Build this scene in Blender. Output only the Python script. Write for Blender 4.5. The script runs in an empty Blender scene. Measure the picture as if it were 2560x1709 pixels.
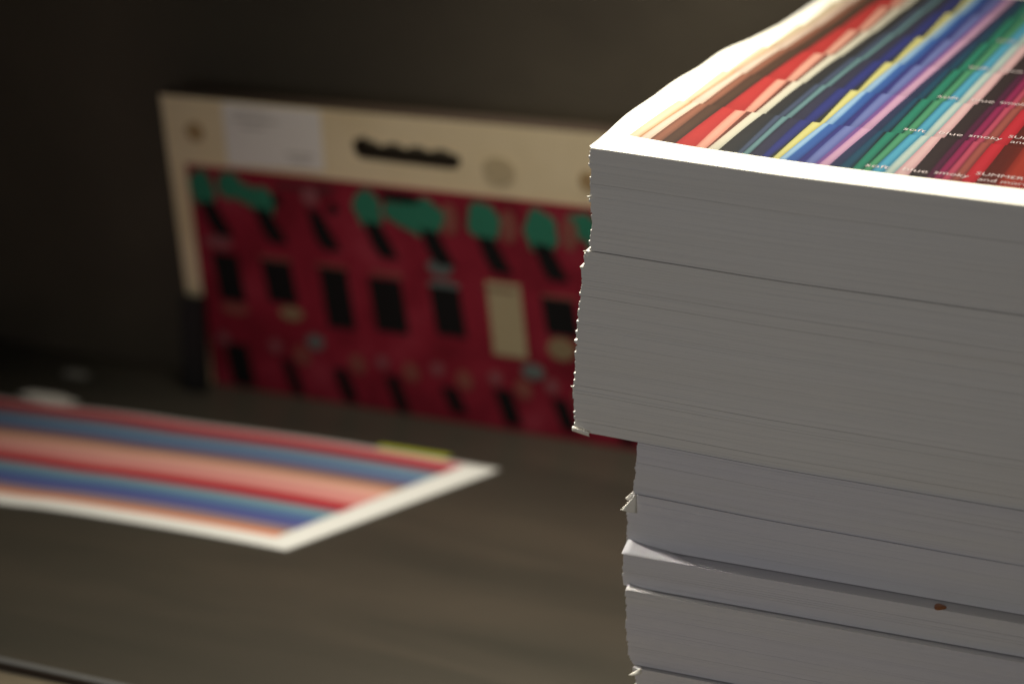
import bpy, bmesh, math, random
from math import radians, sin, cos, pi
from mathutils import Vector
random.seed(7)
sc = bpy.context.scene
C = sc.collection

# ------------------------------------------------------------------ camera, world, lamps, exposure
cam = bpy.data.cameras.new('camera'); cam.lens = 85; cam.sensor_width = 36
cam.clip_start = .02; cam.clip_end = 60
co = bpy.data.objects.new('camera', cam); C.objects.link(co)
co.location = (0, 0, .75); co.rotation_euler = (radians(70), 0, radians(23))
cam.dof.use_dof = True; cam.dof.focus_distance = 1.345; cam.dof.aperture_fstop = 3.3
sc.camera = co

w = bpy.data.worlds.new('World'); sc.world = w; w.use_nodes = True
bg = w.node_tree.nodes['Background']; bg.inputs[0].default_value = (1.0, .93, .86, 1); bg.inputs[1].default_value = .024

def area(name, loc, aim, sx, sy, power, col, spread=180):
    l = bpy.data.lights.new(name, 'AREA'); l.shape = 'RECTANGLE'; l.size = sx; l.size_y = sy
    l.energy = power; l.color = col; l.spread = radians(spread)
    o = bpy.data.objects.new(name, l); C.objects.link(o); o.location = loc
    o.rotation_euler = (Vector(aim) - Vector(loc)).to_track_quat('-Z', 'Y').to_euler()
    return o
area('key_lamp', (-.64, 1.40, 1.08), (-.46, 1.24, .3), .36, .22, 6.1, (1, .94, .80), 93)
area('front_fill', (-.34, -.25, .50), (-.40, 1.19, .3), .9, .5, .46, (.96, .965, 1), 62)  # added soft fill that brightens the stack's front face
area('side_fill', (-1.42, 1.42, .80), (-.47, 1.19, .12), .12, .12, .25, (1, .95, .86), 20)  # narrow beam added only to brighten the stack's left edges

sc.view_settings.view_transform = 'Standard'; sc.view_settings.look = 'None'
sc.view_settings.exposure = 0; sc.view_settings.gamma = 1; sc.view_settings.use_curve_mapping = False

# ------------------------------------------------------------------ helpers
def lin(c):
    return tuple((v/255/12.92 if v/255 <= .04045 else ((v/255+.055)/1.055)**2.4) for v in c)
def interp(T, x):
    if x <= T[0][0]: return T[0][1]
    for (a, p), (b, q) in zip(T, T[1:]):
        if x <= b:
            t = (x-a)/(b-a); return p+(q-p)*t
    return T[-1][1]
def sinterp(T, x):                                  # smooth (Catmull-Rom) version
    if x <= T[0][0]: return T[0][1]
    if x >= T[-1][0]: return T[-1][1]
    for i in range(len(T)-1):
        a, p = T[i]; b, q = T[i+1]
        if x <= b:
            m = lambda j: 0 if j <= 0 or j >= len(T)-1 else (T[j+1][1]-T[j-1][1])/(T[j+1][0]-T[j-1][0])
            h = b-a; t = (x-a)/h; m0 = m(i)*h; m1 = m(i+1)*h
            return (2*t**3-3*t*t+1)*p+(t**3-2*t*t+t)*m0+(-2*t**3+3*t*t)*q+(t**3-t*t)*m1
def smooth(a, b, x):
    t = max(0, min(1, (x-a)/(b-a))); return t*t*(3-2*t)
def mesh_obj(name, verts, faces, mats, parent=None, smoothf=False, mi=None):
    me = bpy.data.meshes.new(name); me.from_pydata([tuple(v) for v in verts], [], faces)
    for m in (mats if isinstance(mats, (list, tuple)) else [mats]): me.materials.append(m)
    if mi: me.polygons.foreach_set('material_index', mi)
    if smoothf: me.polygons.foreach_set('use_smooth', [True]*len(faces))
    me.update()
    o = bpy.data.objects.new(name, me); C.objects.link(o)
    if parent: o.parent = parent
    return o
def empty(name, loc=(0, 0, 0)):
    o = bpy.data.objects.new(name, None); C.objects.link(o); o.location = loc; o.empty_display_size = .02; return o
def tag(o, label, cat, group=None):
    o['label'] = label; o['category'] = cat
    if group: o['group'] = group
    return o
def box(name, a, b, mat, parent=None, bev=0):
    bm = bmesh.new(); bmesh.ops.create_cube(bm, size=1)
    for v in bm.verts:
        v.co = Vector([(a[i]+b[i])/2+(b[i]-a[i])*v.co[i] for i in range(3)])
    if bev: bmesh.ops.bevel(bm, geom=bm.edges[:], offset=bev, segments=2, affect='EDGES')
    me = bpy.data.meshes.new(name); bm.to_mesh(me); bm.free(); me.materials.append(mat)
    o = bpy.data.objects.new(name, me); C.objects.link(o)
    if parent: o.parent = parent
    return o
def material(name, col, rough=.6, spec=.5, metal=0):
    m = bpy.data.materials.new(name); m.use_nodes = True
    b = m.node_tree.nodes['Principled BSDF']
    b.inputs['Base Color'].default_value = (*col, 1); b.inputs['Roughness'].default_value = rough
    b.inputs['Specular IOR Level'].default_value = spec; b.inputs['Metallic'].default_value = metal
    return m
def nn(m, t, **k):
    n = m.node_tree.nodes.new(t)
    for a, v in k.items(): setattr(n, a, v)
    return n
def noise_col(m, stops, scale=(1, 1, 1), nscale=5, detail=4, rough=.6, dist=0, bump=None, rvar=None):
    """colour of a real surface varied by object-space noise"""
    L = m.node_tree.links; b = m.node_tree.nodes['Principled BSDF']
    tc = nn(m, 'ShaderNodeTexCoord'); mp = nn(m, 'ShaderNodeMapping'); mp.inputs['Scale'].default_value = scale
    no = nn(m, 'ShaderNodeTexNoise'); no.inputs['Scale'].default_value = nscale
    no.inputs['Detail'].default_value = detail; no.inputs['Roughness'].default_value = rough
    no.inputs['Distortion'].default_value = dist
    cr = nn(m, 'ShaderNodeValToRGB'); e = cr.color_ramp.elements
    while len(e) < len(stops): e.new(.5)
    for el, (p, c) in zip(e, stops): el.position = p; el.color = (*c, 1)
    L.new(tc.outputs['Object'], mp.inputs[0]); L.new(mp.outputs[0], no.inputs['Vector'])
    L.new(no.outputs['Fac'], cr.inputs[0]); L.new(cr.outputs[0], b.inputs['Base Color'])
    if rvar:
        mr = nn(m, 'ShaderNodeMapRange'); mr.inputs['To Min'].default_value = rvar[0]; mr.inputs['To Max'].default_value = rvar[1]
        L.new(no.outputs['Fac'], mr.inputs['Value']); L.new(mr.outputs[0], b.inputs['Roughness'])
    if bump:
        n2 = nn(m, 'ShaderNodeTexNoise'); n2.inputs['Scale'].default_value = bump[0]; n2.inputs['Detail'].default_value = 5
        bp = nn(m, 'ShaderNodeBump'); bp.inputs['Strength'].default_value = bump[1]; bp.inputs['Distance'].default_value = bump[2]
        L.new(mp.outputs[0], n2.inputs['Vector']); L.new(n2.outputs['Fac'], bp.inputs['Height']); L.new(bp.outputs[0], b.inputs['Normal'])
    return no, cr

# ------------------------------------------------------------------ materials
M = {}
M['table'] = material('worn_dark_metal', (.06, .05, .04), .42, .45)
noise_col(M['table'], [(.25, (.024, .024, .019)), (.5, (.039, .034, .026)), (.75, (.056, .045, .033))], (.6, 2.6, 1), 3.4, 6, .6, .5, (60, .12, .002), (.28, .46))
M['wall'] = material('dark_painted_panel', (.05, .04, .03), .5, .4)
noise_col(M['wall'], [(.3, (.062, .050, .036)), (.55, (.092, .075, .052)), (.75, (.124, .098, .068))], (1, 1, 1.5), 2.6, 5, .55, .4, (30, .15, .004), (.4, .6))
M['edge'] = material('metal_lip_highlight', (.16, .16, .16), .35, .5, .4)  # paler than the table top: edge highlight put into the lip's colour
M['edge_dark'] = material('rusty_plate_edge', (.07, .042, .024), .7)
M['bench'] = material('tan_bench_wood', (.28, .22, .15), .6)
noise_col(M['bench'], [(.3, (.05, .038, .024)), (.55, (.12, .095, .06)), (.75, (.26, .22, .16))], (1, 14, 1), 6, 4)
M['cream'] = material('cream_painted_board', (.60, .47, .27), .7, .25)
noise_col(M['cream'], [(.3, (.74, .60, .36)), (.7, (.86, .72, .48))], (1, 1, 1), 9, 4)
M['board_side'] = material('dark_brown_board_edge', (.05, .03, .018), .7)
M['red'] = material('deep_red_print', (.33, .018, .035), .75, .2)
noise_col(M['red'], [(.3, (.17, .008, .018)), (.55, (.27, .014, .032)), (.8, (.38, .045, .07))], (1, 1, 1), 22, 3)
M['pblack'] = material('black_print', (.006, .006, .006), .75, .2)
M['pgreen'] = material('green_print', (.015, .19, .11), .7)
M['pteal'] = material('pale_teal_print', (.11, .15, .14), .5)
M['pcream'] = material('cream_print', (.42, .35, .20), .5)
M['pdull'] = material('dull_cream_print', (.27, .20, .11), .7, .2)
M['pbrown'] = material('brownish_print', (.24, .07, .05), .5)
M['prose'] = material('dusty_rose_print', (.24, .07, .08), .5)
M['label'] = material('white_paper_label', (.84, .80, .74), .7)
M['faint'] = material('faint_grey_writing', (.40, .37, .33), .7)
M['stainm'] = material('ochre_stain', (.42, .28, .13), .6)
M['stain2'] = material('olive_stain', (.55, .44, .26), .6)
M['blackbox'] = material('black_plastic', (.008, .008, .008), .5)
M['white'] = material('white_scrap_paper', (.58, .55, .50), .6)
M['ylw'] = material('yellow_green_paper', (.36, .39, .02), .6)
M['glint'] = material('grey_glint', (.2, .19, .17), .7)  # pale grey standing in for a reflection on the table
M['brownspeck'] = material('rust_brown_drop', (.34, .11, .02), .35)
M['letter'] = material('pale_lettering', (.42, .35, .35), .5)

def paper_edge(name, c, c2, zf):
    """cut edges of stacked paper: hair-thin lines running along the sheets"""
    m = material(name, c, .75, .25)
    L = m.node_tree.links; b = m.node_tree.nodes['Principled BSDF']
    tc = nn(m, 'ShaderNodeTexCoord'); mp = nn(m, 'ShaderNodeMapping'); mp.inputs['Scale'].default_value = (5, 5, zf)
    n1 = nn(m, 'ShaderNodeTexNoise'); n1.inputs['Scale'].default_value = 1; n1.inputs['Detail'].default_value = 3; n1.inputs['Roughness'].default_value = .7
    mp2 = nn(m, 'ShaderNodeMapping'); mp2.inputs['Scale'].default_value = (3, 3, 45)
    n2 = nn(m, 'ShaderNodeTexNoise'); n2.inputs['Scale'].default_value = 1; n2.inputs['Detail'].default_value = 2
    cr = nn(m, 'ShaderNodeValToRGB'); e = cr.color_ramp.elements
    e[0].position = .25; e[0].color = (.95, .95, .95, 1); e[1].position = .6; e[1].color = (1, 1, 1, 1)
    mx = nn(m, 'ShaderNodeMix', data_type='RGBA'); mx.inputs['A'].default_value = (*c, 1); mx.inputs['B'].default_value = (*c2, 1)
    mu = nn(m, 'ShaderNodeMix', data_type='RGBA', blend_type='MULTIPLY'); mu.inputs['Factor'].default_value = 1
    mr = nn(m, 'ShaderNodeMapRange'); mr.inputs['From Min'].default_value = .38; mr.inputs['From Max'].default_value = .62
    for n, k in ((mp, n1), (mp2, n2)): L.new(tc.outputs['Object'], n.inputs[0]); L.new(n.outputs[0], k.inputs['Vector'])
    L.new(n1.outputs['Fac'], cr.inputs[0]); L.new(n2.outputs['Fac'], mr.inputs['Value'])
    L.new(mr.outputs[0], mx.inputs['Factor']); L.new(mx.outputs['Result'], mu.inputs['A']); L.new(cr.outputs[0], mu.inputs['B'])
    L.new(mu.outputs['Result'], b.inputs['Base Color'])
    bp = nn(m, 'ShaderNodeBump'); bp.inputs['Strength'].default_value = .25; bp.inputs['Distance'].default_value = .0004
    L.new(n1.outputs['Fac'], bp.inputs['Height']); L.new(bp.outputs[0], b.inputs['Normal'])
    return m
M['paperA'] = paper_edge('paper_edges_warm', (.77, .75, .715), (.76, .735, .69), 1500)
M['paperB'] = paper_edge('paper_edges_cool', (.70, .685, .71), (.73, .71, .69), 1500)
M['sheet'] = material('coated_white_paper', (.80, .77, .675), .45, .4)
def vcol_mat(name, rough, spec):
    m = material(name, (1, 1, 1), rough, spec)
    a = nn(m, 'ShaderNodeVertexColor'); a.layer_name = 'ink'
    tc = nn(m, 'ShaderNodeTexCoord'); no = nn(m, 'ShaderNodeTexNoise'); no.inputs['Scale'].default_value = 900
    mr = nn(m, 'ShaderNodeMapRange'); mr.inputs['To Min'].default_value = .9; mr.inputs['To Max'].default_value = 1.1
    mu = nn(m, 'ShaderNodeVectorMath', operation='SCALE')
    L = m.node_tree.links
    L.new(tc.outputs['Object'], no.inputs['Vector']); L.new(no.outputs['Fac'], mr.inputs['Value'])
    L.new(a.outputs['Color'], mu.inputs[0]); L.new(mr.outputs[0], mu.inputs['Scale'])
    L.new(mu.outputs[0], m.node_tree.nodes['Principled BSDF'].inputs['Base Color'])
    return m
M['ink'] = vcol_mat('printed_ink', .4, .3)

# ------------------------------------------------------------------ the setting: table, wall, bench
K = .15                                              # the rear panel leans forward by this much per unit height
t = box('table_top', (-2.6, 1.197, -.005), (1.2, 1.9, 0), M['table'])
t['kind'] = 'structure'; t['label'] = 'dark worn metal table top'
lip = box('table_edge_lip', (-2.6, 1.1915, -.0012), (1.2, 1.1968, .0006), M['edge'], bev=.0004)
lip['kind'] = 'structure'
le = box('table_edge', (-2.6, 1.1925, -.0058), (1.2, 1.1965, -.0014), M['edge_dark']); le['kind'] = 'structure'
# the bench board in front of the metal table
bn = box('bench_surface', (-2.6, .35, -.05), (1.2, 1.192, -.0062), M['bench']); bn['kind'] = 'structure'
wy = lambda z: 1.722
wall = mesh_obj('back_wall', [(-2.8, wy(-.006), -.006), (1.4, wy(-.006), -.006), (1.4, wy(1.3), 1.3), (-2.8, wy(1.3), 1.3),
                              (-2.8, wy(-.006)+.03, -.006), (1.4, wy(-.006)+.03, -.006), (1.4, wy(1.3)+.03, 1.3), (-2.8, wy(1.3)+.03, 1.3)],
                [(0, 1, 2, 3), (5, 4, 7, 6), (0, 4, 5, 1), (1, 5, 6, 2), (2, 6, 7, 3), (3, 7, 4, 0)], M['wall'])
wall['kind'] = 'structure'

# ------------------------------------------------------------------ board leaning against the wall
N = math.sqrt(1+K*K)
def B(a, b, out=0):                                  # board-local millimetres: along, up, proud of the face
    a, b, out = a/1000, b/1000, out/1000
    return Vector((-1.014+a, 1.70-K*b/N-out/N, b/N-out*K/N))
def board_face_from_loops(name, loops, thick, mat, parent, side=None):
    cu = bpy.data.curves.new('tmp', 'CURVE'); cu.dimensions = '2D'; cu.fill_mode = 'BOTH'; cu.extrude = thick/2
    for lp in loops:
        s = cu.splines.new('POLY'); s.points.add(len(lp)-1); s.use_cyclic_u = True
        for p, (x, y) in zip(s.points, lp): p.co = (x, y, 0, 1)
    tmp = bpy.data.objects.new('tmp', cu); C.objects.link(tmp)
    dg = bpy.context.evaluated_depsgraph_get(); dg.update()
    me = bpy.data.meshes.new_from_object(tmp.evaluated_get(dg)); me.name = name
    bpy.data.objects.remove(tmp); bpy.data.curves.remove(cu)
    for v in me.vertices: v.co = B(v.co.x, v.co.y, v.co.z-thick/2) - B0
    me.materials.clear(); me.materials.append(mat)
    if side:
        me.materials.append(side); me.update()
        nrm = (B(0, 0, 1)-B(0, 0, 0)).normalized()
        for p in me.polygons: p.material_index = 0 if abs(p.normal.dot(nrm)) > .7 else 1
    o = bpy.data.objects.new(name, me); C.objects.link(o); o.parent = parent
    return o
B0 = B(240, 0)
board = empty('printed_board', B0)
tag(board, 'cream board with hand slot and deep red printed field, standing at the dark wall', 'board')
hs = []
for i in range(41):                                  # finger grip: straight bottom, four scallops on top
    x = 175+i*(258-175)/40
    hs.append((x, 243.5+4.2*abs(sin(pi*(i/40)*4))*(1-.3*i/40)+(4 if i < 4 else 0)))
slot = [(171, 246), (170, 240), (171.5, 234), (176, 230.5), (254, 230.5), (261, 232), (264, 238), (262, 243)]
loopslot = slot+hs[::-1]
board_face_from_loops('face_plate', [[(-3.5, .2), (500, .2), (500, 277), (-3.5, 267)], loopslot], 17, M['cream'], board, M['board_side'])
def patch(name, pts, mat, out=.5, parent=board, th=.4):
    n = len(pts)
    v = [B(x, y, out+th)-B0 for x, y in pts]+[B(x, y, out)-B0 for x, y in pts]
    f = [tuple(range(n)), tuple(range(2*n-1, n-1, -1))]+[(i, i+n, (i+1) % n+n, (i+1) % n) for i in range(n)]
    return mesh_obj(name, v, f, mat, parent)
def oval(x, y, rx, ry, rot=0, n=20, e=1.0):
    r = []
    for i in range(n):
        a = 2*pi*i/n; cx, cy = cos(a), sin(a)
        px, py = rx*math.copysign(abs(cx)**e, cx), ry*math.copysign(abs(cy)**e, cy)
        r.append((x+px*cos(rot)-py*sin(rot), y+px*sin(rot)+py*cos(rot)))
    return r
patch('red_panel', [(12.5, .4), (492, .4), (492, 214), (13, 207.5)], M['red'], 0, th=.5)
dark_heads = [(110, 201, 40, 6), (205, 200.5, 24, 6)]
patch('paper_label', [(53, 211), (142, 216), (143.5, 267.8), (54, 266)], M['label'], .1)
lab = [c for c in board.children if c.name.startswith('paper_label')][0]
for i, (y, x0, x1) in enumerate([(258, 66, 96), (252, 62, 104), (246, 70, 92), (226, 108, 134), (221, 112, 130)]):
    patch('writing_line', [(x0, y), (x1, y+1), (x1, y+2.6), (x0, y+1.6)], M['faint'], .55, lab, .15)
patch('round_stain', oval(25.3, 237, 8.5, 8.5), M['stainm'], .1)
patch('round_stain', oval(371, 234.5, 8, 8), M['stainm'], .1)
patch('pale_stain', oval(296, 234, 14, 12), M['stain2'], .1)
# first row of shapes: green caps above slanted dark wedges
cols = [30, 81, 130, 182, 232, 282, 330, 381, 432]
caps = [[(25.6, 186.5, 11.5, 17, .1)], [(52.5, 192.5, 12, 12, 0), (66, 187, 12, 8, -.5), (81, 181, 12, 14, .1)], [], [(178, 187, 12.5, 17, .1)],
        [(205, 187, 14, 9, -.2), (225, 186, 21, 17, 0)], [(280, 187.5, 14, 18, .1)], [(329, 185.5, 14, 20, .1)], [(368, 194, 17, 11, -.4), (381, 183, 13, 16, 0)], [(432, 186, 14, 18, 0)]]
for cl in caps:
    for j, (x, y, rx, ry, r) in enumerate(cl): patch('green_cap', [(px+1.1*sin(py*.35+x), py+1.3*sin(px*.4+y)) for px, py in oval(x, y, rx, ry, r, 28)], M['pgreen'], .55+.05*j+(x % 7)*.01)
for i, x in enumerate(cols):
    wtop = 6 if i == 2 else 8
    top = 176 if i != 2 else 180
    patch('dark_wedge', [(x-5-wtop/2, top), (x-2+wtop, top-1), (x+18, 151), (x+21, 145.5), (x+4, 145), (x-2, 155)], M['pblack'], .8)
patch('dark_oval', oval(208, 201, 19, 4.5), M['pblack'], .85)
patch('dark_bar', [(96, 201), (148, 203), (148, 197), (97, 196)], material('maroon_print', (.10, .012, .018), .5), .55)
for x in (126.6,): patch('rose_disc', oval(x, 191.9, 8, 8), M['prose'], .6)
patch('dark_dot', oval(146.5, 183, 5, 5), M['pblack'], .6)
patch('dark_dot', oval(95, 185, 4, 5), M['pblack'], .85)
for x in (250.3, 301.3, 353, 404): patch('brown_smear', oval(x, 187, 7, 14), M['pbrown'], .6)
patch('rose_smear', oval(35, 138.6, 13, 6), M['prose'], .6)
patch('grey_smear', oval(238.7, 143, 11, 7), M['pteal'], .6)
for x in (88, 140, 191, 290, 341): patch('brown_bar', [(x-14, 128.5), (x+14, 128.5), (x+14, 131.5), (x-14, 131.5)], M['pbrown'], .6)
# second row: dark panels, one cream one
def para(x0, x1, y0, y1, sl=4):
    x0 -= 2.5; x1 += 3; y0 -= 2.5; y1 += 2.5
    return [(x0, y1), (x1-sl, y1), (x1, y0), (x0+sl, y0)]
for x0, x1, y0, y1 in [(29, 52, 87, 126), (76, 102, 92, 126), (130, 154, 76, 127), (175, 203, 79, 123), (230, 255, 84, 123), (328, 354, 99, 127), (379, 404, 80, 125), (430, 455, 80, 125)]:
    patch('dark_panel', para(x0, x1, y0, y1), M['pblack'], .6)
patch('cream_panel', para(281, 308, 73, 134, 3), M['pcream'], .6)
for x, y, rx, ry, m in [(43, 77, 13, 5, 'pbrown'), (97, 80.5, 11, 6, 'pdull'), (341, 84, 12, 10, 'pdull'), (241, 127, 14, 4, 'pteal')]:
    patch('pale_smear', oval(x, y, rx, ry), M[m], .55)
# third row
for i, (x0, x1, y0, y1) in enumerate([(31, 51, 6, 41), (84, 99, 6, 33), (133, 150, 7, 32), (182, 198, 5, 33), (233, 251, 12, 30), (281, 300, 9, 36), (332, 349, 12, 35), (383, 400, 8, 34), (433, 450, 8, 34)]):
    patch('dark_wedge', para(x0, x1, y0, y1, 9 if i else 4), M['pblack'], .6)
for x, y, rx in [(117, 56.6, 8), (315, 59.5, 10)]: patch('teal_patch', oval(x, y, rx, 7), M['pteal'], .75)
for x in (103, 155, 204.4, 253, 305.6, 357): patch('brown_smear', oval(x, 41.7, 7, 9, .3), M['pbrown'], .6)
for x in (28, 78, 178.5, 229, 281, 331): patch('rose_disc', oval(x, 47+(x > 200)*1.5, 6, 6), M['prose'], .7)

# black bracket at the lower left corner of the board
o = box('black_bracket', (-1.018, 1.674, .0005), (-0.996, 1.6845, .085), M['blackbox'], bev=.002)
tag(o, 'small black upright block against the lower left corner of the red board', 'bracket')

# ------------------------------------------------------------------ the stack of cut paper
CX, CY = -.477, 1.24
def P(s, v, z): return Vector(((CX+s)*.96, (CY+v)*.96, .03+.96*z))
SA = [(0, -.0005), (.03, -.0013), (.06, -.0022), (.11, -.0038), (.168, -.0045), (.25, -.0055), (.42, -.006)]
WV = [(-.03, 0), (0, 0), (.03, .0015), (.1, .003), (.18, .0028), (.24, .0019), (.305, -.0005), (.376, -.0024), (.457, -.0028), (.6, -.0018)]
def hA(s): return sinterp(SA, s)
def hW(s, v): return sinterp(WV, v)*max(0, 1-max(0, s)/.16)
def shift(v):                                       # the sheets' left side is not quite straight from front to back
    return -1.25*(sinterp(WV, v))
def zadj(s, v, z):
    return hA(s)*smooth(.142, .18, z)+hW(s, v)*smooth(.325, .384, z)
SEND, VEND = .40, .535
SS = [0, .0015, .005, .011, .018, .026, .035, .048, .062, .08, .1, .12, .145, .17, .195, .22, .245, .27, .31, .36, 1]
VV = [0, .012, .04, .08, .12, .16, .2, .24, .275, .305, .34, .376, .41, .46, 1]
def slab(vs, fs, s0, v0, zt, zb, jl, warp, rnd, skew=0):
    """one cut lift of sheets, front-left corner at (s0, v0)"""
    base = len(vs); ns, nv = len(SS), len(VV)
    ph = rnd.random()*6.28; ph2 = rnd.random()*6.28
    for top in (1, 0):
        z = zt if top else zb
        for j in range(nv):
            v = v0+(VEND if VV[j] == 1 else VV[j])
            for i in range(ns):
                s = s0+(SEND if SS[i] == 1 else SS[i])
                ss, vv = s, v
                if i == 0: ss += jl+shift(VV[j] if VV[j] < 1 else .53)+.0002*sin(v*90+ph)
                if j == 0: vv += warp*(.6*sin(s*17+ph)+.4*sin(s*41+ph2))+skew*s
                vs.append(P(ss, vv, z+zadj(s, max(0, v-v0), zt)))
    id_ = lambda t, j, i: base+(0 if t else ns*nv)+j*ns+i
    for j in range(nv-1):
        for i in range(ns-1):
            fs.append((id_(1, j, i), id_(1, j, i+1), id_(1, j+1, i+1), id_(1, j+1, i)))
            fs.append((id_(0, j, i), id_(0, j+1, i), id_(0, j+1, i+1), id_(0, j, i+1)))
    for i in range(ns-1):
        fs.append((id_(1, 0, i), id_(0, 0, i), id_(0, 0, i+1), id_(1, 0, i+1)))
        fs.append((id_(1, nv-1, i+1), id_(0, nv-1, i+1), id_(0, nv-1, i), id_(1, nv-1, i)))
    for j in range(nv-1):
        fs.append((id_(1, j+1, 0), id_(0, j+1, 0), id_(0, j, 0), id_(1, j, 0)))
        fs.append((id_(1, j, ns-1), id_(0, j, ns-1), id_(0, j+1, ns-1), id_(1, j+1, ns-1)))
bundles = [  # top, bottom, front offset (mm), left profile (z, s mm), material, label, skew
 (.3838, .3231, 0, [(.323, -1.0), (.331, -.8), (.339, .3), (.348, -.3), (.355, -1.4), (.359, -.7), (.371, -.8), (.375, -1.6), (.384, -1.0)], 'paperA', 'topmost bundle of cut white paper directly under the printed sheet', 0),
 (.3227, .2100, -.4, [(.209, -8.8), (.2136, -8.9), (.2262, -9.2), (.238, -10.1), (.2414, -9.4), (.2666, -8.4), (.2842, -7.3), (.304, -5.2), (.3126, -5.3), (.3152, -4.1), (.3226, -3.2)], 'paperA', 'tall bundle of white paper whose left edge overhangs the narrower bundles below', 0),
 (.2099, .1772, -.7, [(.1774, 29.4), (.1838, 29.1), (.193, 30.4), (.202, 30.8), (.209, 31.1)], 'paperB', 'thin bundle of white paper set in just below the overhanging tall bundle', -.004),
 (.1770, .1424, -1.9, [(.143, 25.8), (.1626, 25.9), (.168, 26.5), (.177, 30.6)], 'paperB', 'bundle of white paper with a small folded corner poking out at its left', -.002),
 (.1418, .1218, -14.5, [(.1215, 28.9), (.135, 28.2), (.142, 28.6)], 'paperB', 'thin bundle of white paper with an exposed ledge and a rust brown speck', .004),
 (.1211, .0735, -19.5, [(.0735, 38), (.079, 34.8), (.084, 34.0), (.097, 33), (.113, 32.6), (.121, 31.5)], 'paperB', 'thick bundle of white paper below the ledge with the brown speck', .001),
 (.0728, -.0312, -22.5, [(-.03, 44), (.03, 43), (.05, 42.5), (.06, 41), (.073, 39)], 'paperB', 'lowest bundle of white paper, cut by the bottom of the picture', 0),
]
BO = []
for k, (zt, zb, off, prof, mt, label, skew) in enumerate(bundles):
    rnd = random.Random(40+k)
    vs, fs = [], []; z = zt; TH = .00155 if k < 7 else .006
    drift = 0
    while z > zb+TH*.5:
        th = TH*rnd.uniform(.75, 1.25)
        z2 = max(zb, z-th)
        if z2-zb < TH*.5: z2 = zb
        gap = .00002 if rnd.random() > .06 else rnd.uniform(.00005, .00016)
        jl = rnd.gauss(0, .00028)
        if rnd.random() < .04: jl -= rnd.uniform(.0003, .0009)
        drift = drift*.85+rnd.gauss(0, .00003)
        s0 = interp(prof, (z+z2)/2)/1000
        slab(vs, fs, s0, off/1000+drift+rnd.gauss(0, .00003), z, z2+gap if z2 > zb else z2, jl, rnd.uniform(.00003, .00012), rnd, skew)
        z = z2
    o0 = P(.2, .28, zb)
    o = mesh_obj('paper_bundle', [v-o0 for v in vs], fs, M[mt]); o.location = o0
    tag(o, label, 'paper', 'bundles of cut white paper in the tall stack'); BO.append(o)

# small sheet corners that stick out of the stack (parts of their bundles)
def flap(parent, pts, th=.0003, mat='sheet', fold=None):
    """thin curved patch through a row-major grid of (s, v, z) in metres"""
    rows, colsn = len(pts), len(pts[0]); vs = []; o0 = parent.location
    for d in (0, 1):
        for r in pts:
            for (s, v, z) in r: vs.append(P(s, v, z-d*th)-o0)
    n = rows*colsn; fs = []
    for j in range(rows-1):
        for i in range(colsn-1):
            a = j*colsn+i; q = (a, a+1, a+colsn+1, a+colsn)
            fs.append(q); fs.append(tuple(x+n for x in reversed(q)))
    per = [i for i in range(colsn)]+[j*colsn+colsn-1 for j in range(1, rows)]+[(rows-1)*colsn+i for i in range(colsn-2, -1, -1)]+[j*colsn for j in range(rows-2, 0, -1)]
    for a, b in zip(per, per[1:]+per[:1]): fs.append((b, a, a+n, b+n))
    return mesh_obj('folded_corner', vs, fs, M[mat], parent, True)
def tri_flap(parent, a, b, c, mat='sheet', n=5, bulge=.0008):
    a, b, c = Vector(a), Vector(b), Vector(c); g = []
    for j in range(n+1):
        t = j/n; l = a.lerp(b, t); r = a.lerp(c, t); row = []
        for i in range(n+1):
            q = l.lerp(r, i/n); q = q+Vector((0, -bulge*sin(pi*i/n)*t, 0)); row.append(tuple(q))
        g.append(row)
    return flap(parent, g, mat=mat)
mm = lambda s, v, z: (s/1000, v/1000, z/1000)
# dog-ear between the third and fourth bundle
tri_flap(BO[3], mm(31.7, -3.4, 176.5), mm(22.4, -4.2, 165.6), mm(32.6, -4.0, 165.2))
tri_flap(BO[3], mm(32, 2.0, 180), mm(22.8, 2.5, 170.6), mm(28, 1.5, 168.5))
# curled top sheet of the ledge bundle
def curl(parent, s0, v0, z0, length, rise, depth):
    g = []
    for j in range(7):
        t = j/6; row = []
        for i in range(11):
            u = i/10
            z = z0+rise*math.sin(t*pi/2)*(1-u)**2.1+.0002*(1-u)+.00003
            row.append((s0+u*length, v0+t*depth*(1-.9*u*u), z))
        g.append(row)
    return flap(parent, g, .0002, 'paperB')
curl(BO[4], .0272, -.0143, .1420, .048, .0046, .016)
curl(BO[5], .0320, -.0193, .1213, .024, .0023, .007)
tri_flap(BO[6], mm(44.5, -23, 74.5), mm(36.5, -23.5, 68.0), mm(44.5, -23.8, 70.6), bulge=.001)
# rolled lower lip of the overhanging bundle
g = []
for j in range(6):
    a = -pi/2+j/5*pi*.9
    g.append([(-.0096+i*.0012+.0002*sin(i), -.0016-.0012*cos(a), .2116+.0016*sin(a)-i*.00022) for i in range(10)])
flap(BO[1], g, .0002)
for zz, ss in [(.3225, -3.9), (.238, -11.0), (.3127, -6.0), (.3555, -2.0)]:
    tri_flap(BO[1] if zz < .323 else BO[0], mm(ss+2.2, -.8, zz*1000+.4), mm(ss-.6, -.4, zz*1000-.3), mm(ss+2.0, -1.0, zz*1000-1.2), bulge=.0002)

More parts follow.
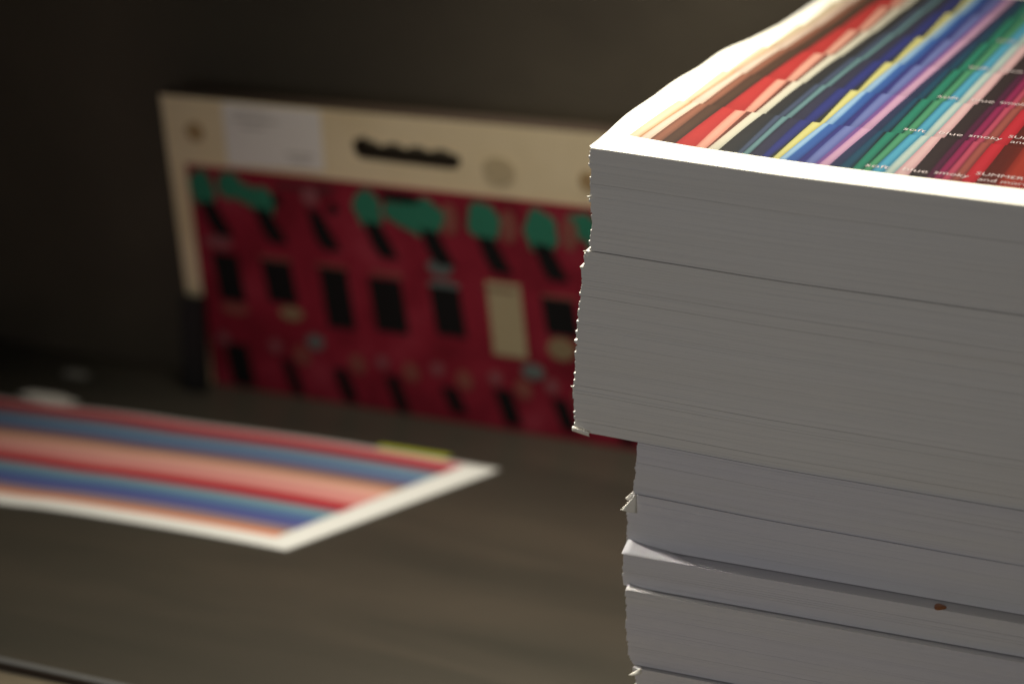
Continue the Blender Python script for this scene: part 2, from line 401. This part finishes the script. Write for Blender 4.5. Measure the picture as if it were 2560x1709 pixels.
# brown speck on the ledge
me = bpy.data.meshes.new('brown_speck'); bm = bmesh.new(); bmesh.ops.create_uvsphere(bm, u_segments=20, v_segments=10, radius=1)
for v in bm.verts:
    f = 1+.14*sin(3*math.atan2(v.co.y, v.co.x)+1)
    v.co = Vector((v.co.x*.0033*f, v.co.y*.0038*f, v.co.z*.0009))
bm.to_mesh(me); bm.free(); me.materials.append(M['brownspeck'])
for p in me.polygons: p.use_smooth = True
sp = bpy.data.objects.new('brown_speck', me); C.objects.link(sp); sp.location = P(.2178, -.0105, .1420)
tag(sp, 'tiny rust brown oval drop on the paper ledge low in the stack', 'speck')

# ------------------------------------------------------------------ printed top sheet
ZT = .3840
def surf(s, v, lift=0):
    return P(s, v, ZT+.0004+hA(s)+hW(s, max(0, v))+lift)
S0, S1, V0, V1 = -.0012, .3988, -.0006, .5345
ts = empty('printed_sheet', surf(.2, .28)); o0 = ts.location.copy()
tag(ts, 'glossy sheet printed with rows of coloured fabric folds and lettering, on top of the stack', 'printed sheet')
su = sorted(set([S0, S0+.0012]+[S0+.006+i*.008 for i in range(50)]+[S1])); su = [x for x in su if x <= S1]
vu = [V0, V0+.0015]+[V0+.006+i*.0085 for i in range(66)]; vu = [x for x in vu if x < V1]+[V1]
vs, fs = [], []
rr = random.Random(3)
for d in (0, 1):
    for j, v in enumerate(vu):
        for i, s in enumerate(su):
            ss = s+(shift(v)+.0006*math.sin(v*70)*(v > .01) if i < 2 else 0)
            lift = 0
            if i < 2 and v < .03: lift += .0012*(1-max(0, v)/.03)*(1-i)
            if i < 3 and .2 < v < .33: lift += .0012*sin((v-.2)/.13*pi)*(1-i/3)
            vs.append(surf(ss, v, lift-(.00035 if d else 0))-o0)
ns, nv = len(su), len(vu)
for j in range(nv-1):
    for i in range(ns-1):
        a = j*ns+i; q = (a, a+1, a+ns+1, a+ns); fs.append(q); fs.append(tuple(x+ns*nv for x in reversed(q)))
per = list(range(ns))+[j*ns+ns-1 for j in range(1, nv)]+[(nv-1)*ns+i for i in range(ns-2, -1, -1)]+[j*ns for j in range(nv-2, 0, -1)]
for a, b in zip(per, per[1:]+per[:1]): fs.append((b, a, a+ns*nv, b+ns*nv))
mesh_obj('paper_sheet', vs, fs, M['sheet'], ts, True)

# colour bands: boundaries at the near and far end of one printed row (mm), and colours
b0 = [11.5, 17.6, 18.8, 24.8, 32.0, 40.4, 52.8, 59.1, 60.2, 66.5, 77.2, 80.5, 84.4, 91.7, 96.3, 98.3, 102.1, 106.0, 112.6, 117.1, 123.0, 125.1, 131.0, 137.0, 143.6, 144.3, 149.8, 150.4, 155.0, 162.2, 168.0, 176.0, 185.6, 189.8, 194.3, 199.5, 205.1, 212.9, 224.3, 239.6]
b1 = [12.8, 20.0, 21.5, 26.2, 31.9, 41.0, 49.5, 56.4, 59.9, 66.5, 74.0, 78.3, 82.7, 89.6, 97.0, 97.4, 104.1, 107.4, 113.7, 116.8, 124.0, 126.5, 132.7, 137.6, 141.0, 142.4, 148.7, 150.0, 155.6, 162.3, 168.2, 174.3, 183.7, 188.2, 193.2, 197.7, 203.7, 211.6, 222.4, 238.0]
b1 = [b+(.0 if i not in (6, 7, 14, 15, 24, 25, 26) else 0) for i, b in enumerate(b1)]
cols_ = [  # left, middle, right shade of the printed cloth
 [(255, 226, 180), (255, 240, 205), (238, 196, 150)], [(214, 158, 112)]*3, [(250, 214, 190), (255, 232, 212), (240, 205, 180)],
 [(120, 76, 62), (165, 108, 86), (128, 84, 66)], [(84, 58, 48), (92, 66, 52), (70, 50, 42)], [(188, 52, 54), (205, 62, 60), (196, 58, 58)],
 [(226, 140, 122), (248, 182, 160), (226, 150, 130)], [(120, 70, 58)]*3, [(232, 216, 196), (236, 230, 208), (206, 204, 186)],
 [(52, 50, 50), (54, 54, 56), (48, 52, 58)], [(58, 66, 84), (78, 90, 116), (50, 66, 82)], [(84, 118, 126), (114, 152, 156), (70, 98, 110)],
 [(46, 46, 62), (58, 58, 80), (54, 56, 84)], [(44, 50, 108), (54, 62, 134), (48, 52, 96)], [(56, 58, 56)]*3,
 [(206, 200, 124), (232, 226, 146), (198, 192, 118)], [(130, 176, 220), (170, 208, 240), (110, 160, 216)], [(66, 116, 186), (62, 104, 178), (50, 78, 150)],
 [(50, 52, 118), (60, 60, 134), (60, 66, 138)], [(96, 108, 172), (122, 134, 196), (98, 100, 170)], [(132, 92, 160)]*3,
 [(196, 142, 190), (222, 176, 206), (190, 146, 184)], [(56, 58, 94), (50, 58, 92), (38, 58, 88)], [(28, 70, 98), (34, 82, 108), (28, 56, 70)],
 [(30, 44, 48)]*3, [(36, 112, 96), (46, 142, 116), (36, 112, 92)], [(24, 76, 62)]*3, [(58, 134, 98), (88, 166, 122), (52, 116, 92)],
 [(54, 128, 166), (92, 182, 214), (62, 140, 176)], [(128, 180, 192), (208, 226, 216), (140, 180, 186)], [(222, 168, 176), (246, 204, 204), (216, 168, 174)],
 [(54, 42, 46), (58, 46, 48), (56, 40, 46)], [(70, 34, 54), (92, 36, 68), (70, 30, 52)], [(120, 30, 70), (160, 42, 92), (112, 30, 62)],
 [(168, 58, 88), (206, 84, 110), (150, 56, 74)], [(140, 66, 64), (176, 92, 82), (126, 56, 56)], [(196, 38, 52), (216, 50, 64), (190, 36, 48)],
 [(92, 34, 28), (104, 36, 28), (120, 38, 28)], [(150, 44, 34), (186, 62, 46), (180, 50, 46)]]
rx = 239.6; extra = random.Random(12)
pal = [(206, 44, 54), (110, 30, 40), (60, 44, 48), (200, 90, 60), (226, 140, 60), (60, 46, 48), (120, 90, 150), (60, 110, 160), (40, 50, 80)]
b0 = b0[:]; b1 = b1[:]
ci = 0
while rx < 384:
    wd = extra.uniform(7, 15); rx += wd; b0.append(min(rx, 386)); b1.append(min(rx, 386)-1.5); c = pal[ci % len(pal)]; ci += 1
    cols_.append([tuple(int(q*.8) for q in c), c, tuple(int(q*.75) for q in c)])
PER = 84.4
def v_front(s): return interp([(0, 30.2), (40, 27.4), (52, 26.6), (100, 27.6), (180, 28.1), (240, 30.0), (400, 34)], s)
def v_notch(s): return interp([(0, 111.6), (41, 112.8), (49, 109.7), (74, 112.4), (98, 110.4), (126, 113), (141, 111.2), (175, 114), (220, 113.6), (400, 116)], s)
W_ = [0, .05, .14, .26, .38, .5, .62, .74, .86, .95, 1]
verts, faces, colr = [], [], []
b0r = [q+1 for q in b1]                              # some bands run on unbroken, others start anew with a step
for i, q in {0: 16, 1: 19.6, 2: 20.8, 3: 27.8, 4: 33.2, 5: 41.6, 6: 54.8, 7: 60.4, 8: 61.8, 9: 67.6, 10: 75.2, 11: 79.6, 12: 83.9, 13: 91.4,
             14: 98.4, 15: 101.6, 16: 104.4, 17: 109.4, 18: 115, 19: 119.2, 20: 124.3, 21: 126.6, 22: 132.8, 23: 138, 24: 143.4, 25: 144.2,
             26: 150.8, 27: 151.4, 28: 156.6, 29: 163.4, 30: 169, 31: 175.8}.items(): b0r[i] = q
def add_row(r):
    bs = b0 if r == 0 else b0r
    for k in range(len(cols_)):
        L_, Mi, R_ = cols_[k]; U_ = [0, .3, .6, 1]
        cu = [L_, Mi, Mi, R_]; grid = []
        for wq in W_:
            row = []
            g = wq**1.05
            for q, u in enumerate(U_):
                xl = bs[k]+(b1[k]-bs[k])*g; xr = bs[k+1]+(b1[k+1]-bs[k+1])*g
                wob = .0
                wl, wr = (.35*sin(pi*wq)*sin(i_*1.9) for i_ in (k, k+1))
                s = (xl+wl)*(1-u)+(xr+wr)*u
                f = v_front(s)+PER*r; t_ = v_notch(s)+PER*r
                v = f+(t_-f)*wq if r == 0 else (v_notch(s)+PER*(r-1))*(1-wq)+t_*wq
                v = min(v, 522)
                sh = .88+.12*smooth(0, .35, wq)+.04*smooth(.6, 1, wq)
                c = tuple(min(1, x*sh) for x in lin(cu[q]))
                row.append((s, v, c))
            grid.append(row)
        for j in range(len(W_)-1):
            if grid[j][0][1] >= 522: continue
            for i in range(3):
                quad = [grid[j][i], grid[j][i+1], grid[j+1][i+1], grid[j+1][i]]
                b = len(verts)
                for s, v, c in quad:
                    verts.append(surf(s/1000, v/1000, .00012)-o0); colr.append(c)
                faces.append((b, b+1, b+2, b+3))
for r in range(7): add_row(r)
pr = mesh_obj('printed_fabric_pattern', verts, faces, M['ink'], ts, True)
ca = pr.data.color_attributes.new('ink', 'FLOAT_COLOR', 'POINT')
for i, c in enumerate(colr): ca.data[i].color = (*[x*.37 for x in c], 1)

# lettering, flat on the sheet
def text_mesh(body, x0, x1, v, xh, shear=0):
    """letters from s=x0 to x1 (mm), x-height xh mm"""
    cu = bpy.data.curves.new('tmp', 'FONT'); cu.body = body; cu.size = 1; cu.resolution_u = 3; cu.offset = -.004
    tmp = bpy.data.objects.new('tmp', cu); C.objects.link(tmp)
    dg = bpy.context.evaluated_depsgraph_get(); dg.update()
    me = bpy.data.meshes.new_from_object(tmp.evaluated_get(dg))
    xs = [p.co.x for p in me.vertices]; a, b = min(xs), max(xs)
    vv = [(x0+(p.co.x-a)/(b-a)*(x1-x0), v+p.co.y/.5*xh) for p in me.vertices]
    ff = [tuple(p.vertices) for p in me.polygons]
    bpy.data.objects.remove(tmp); bpy.data.curves.remove(cu); bpy.data.meshes.remove(me)
    return vv, ff
for r in range(6):
    for body, x0, x1, dv, xh in [('soft', 149.7, 162.8, 35.6, 4.6), ('blue', 170.5, 184.5, 36.6, 4.6), ('smoky', 188, 207.2, 38.0, 4.6),
                                 ('SUMMER', 209.5, 236, 46.0, 4.2), ('and more', 213, 241, 35.2, 4.4)]:
        vv, ff = text_mesh(body, x0, x1, dv+PER*r, xh)
        mesh_obj('printed_word', [surf(x/1000, min(y, 522)/1000, .0003)-o0 for x, y in vv], ff, M['letter'], ts)

# ------------------------------------------------------------------ striped sheet lying on the table
sh = empty('striped_sheet', (-.95, 1.515, .001))
tag(sh, 'sheet printed with long red, salmon and blue stripes lying flat on the dark table', 'printed sheet')
FR = [(-1.35, 1.385), (-1.18, 1.398), (-1.023, 1.4085), (-.9885, 1.4135), (-.911, 1.4172), (-.8363, 1.4190), (-.7824, 1.4188)]
BK = [(-1.35, 1.572), (-1.15, 1.5938), (-1.0762, 1.6020), (-1.0237, 1.6082), (-.9647, 1.6105), (-.847, 1.6180), (-.6973, 1.6190)]
def S(u, t, lift=0):                                # u 0..1 left to right, t 0..1 front to back
    xf = -1.35+u*(1.35-.7824); xb = -1.35+u*(1.35-.6973)
    x = xf+(xb-xf)*t; y = sinterp(FR, xf)*(1-t)+sinterp(BK, xb)*t
    z = .0016+.0022*(.5+.5*sin(u*7.5+.6))*(1-u)+lift
    return Vector((x, y, z))-sh.location
NU, NT = 40, 24
vs, fs = [], []
for d in (0, 1):
    for j in range(NT+1):
        for i in range(NU+1): vs.append(S(i/NU, j/NT, -.0009*d))
n = (NU+1)*(NT+1)
for j in range(NT):
    for i in range(NU):
        a = j*(NU+1)+i; q = (a, a+1, a+NU+2, a+NU+1); fs.append(q); fs.append(tuple(x+n for x in reversed(q)))
per = list(range(NU+1))+[j*(NU+1)+NU for j in range(1, NT+1)]+[NT*(NU+1)+i for i in range(NU-1, -1, -1)]+[j*(NU+1) for j in range(NT-1, 0, -1)]
for a, b in zip(per, per[1:]+per[:1]): fs.append((b, a, a+n, b+n))
M['sheet2'] = material('plain_white_paper', (.76, .755, .72), .55, .4)
mesh_obj('paper_sheet', vs, fs, M['sheet2'], sh, True)
bands = [(.080, (226, 150, 118)), (.118, (160, 118, 104)), (.15, (146, 130, 130)), (.178, (90, 90, 142)), (.225, (80, 94, 148)), (.28, (92, 128, 158)),
         (.325, (120, 150, 158)), (.375, (168, 22, 42)), (.452, (214, 136, 132)), (.50, (216, 150, 142)), (.575, (222, 170, 152)), (.625, (190, 140, 114)),
         (.65, (146, 106, 90)), (.69, (118, 116, 134)), (.72, (82, 98, 142)), (.765, (86, 112, 148)), (.795, (140, 168, 184)), (.812, (88, 122, 150)),
         (.84, (120, 146, 154)), (.866, (150, 18, 32)), (.928, (196, 76, 90)), (.955, (206, 130, 134)), (.98, None)]
stripes = []
for (t0, c0), (t1, _) in zip(bands, bands[1:]):
    e_ = min(.006, (t1-t0)*.3); stripes += [(t0+e_*.5, c0), (t1-e_*.5, c0)]
verts, faces, colr = [], [], []
NI = 60
def irr(k, u): return .0025*sin(u*14+(k//2)*1.1)*(0 < k < len(stripes)-1)
for k in range(len(stripes)-1):
    t0, c0 = stripes[k]; t1, c1_ = stripes[k+1]
    for i in range(NI):
        b = len(verts)
        for (u_, tk, kk, c) in ((i/NI, t0, k, c0), ((i+1)/NI, t0, k, c0), ((i+1)/NI, t1, k+1, c1_), (i/NI, t1, k+1, c1_)):
            um = u_*(.958+.012*0)
            verts.append(S(um, tk+irr(kk, u_), .00025)); colr.append(lin(c))
        faces.append((b, b+1, b+2, b+3))
st = mesh_obj('printed_stripes', verts, faces, M['ink'], sh, True)
ca = st.data.color_attributes.new('ink', 'FLOAT_COLOR', 'POINT')
for i, c in enumerate(colr): ca.data[i].color = (*[x*1.0 for x in c], 1)

# ------------------------------------------------------------------ small things on the table
def crumple(name, loc, sx, sy, sz, mat, seed, label, cat):
    bm = bmesh.new(); bmesh.ops.create_icosphere(bm, subdivisions=3, radius=1); r = random.Random(seed)
    for v in bm.verts:
        k = 1+r.uniform(-.16, .16); v.co = Vector((v.co.x*sx*k, v.co.y*sy*k, max(-.2, v.co.z)*sz*k+sz*.2))
    me = bpy.data.meshes.new(name); bm.to_mesh(me); bm.free(); me.materials.append(mat)
    o = bpy.data.objects.new(name, me); C.objects.link(o); o.location = loc
    return tag(o, label, cat)
crumple('crumpled_paper', (-1.108, 1.606, .002), .028, .008, .0036, M['white'], 5, 'small crumpled white paper scrap at the far edge of the striped sheet', 'paper scrap')
crumple('table_reflection', (-1.124, 1.671, .0003), .013, .007, .0012, M['glint'], 8, 'faint grey reflection, built as a low lump, on the dark table near the wall, far left', 'reflection')  # light reflection on the table, put in as a pale lump
nt = mesh_obj('paper_note', [(x, y, z) for z in (.0002, .0012) for x, y in ((-.812, 1.604), (-.752, 1.608), (-.744, 1.6300), (-.806, 1.6285))],
              [(3, 2, 1, 0), (4, 5, 6, 7), (0, 1, 5, 4), (1, 2, 6, 5), (2, 3, 7, 6), (3, 0, 4, 7)], M['ylw'])
tag(nt, 'yellow green paper note tucked under the far corner of the striped sheet', 'note')
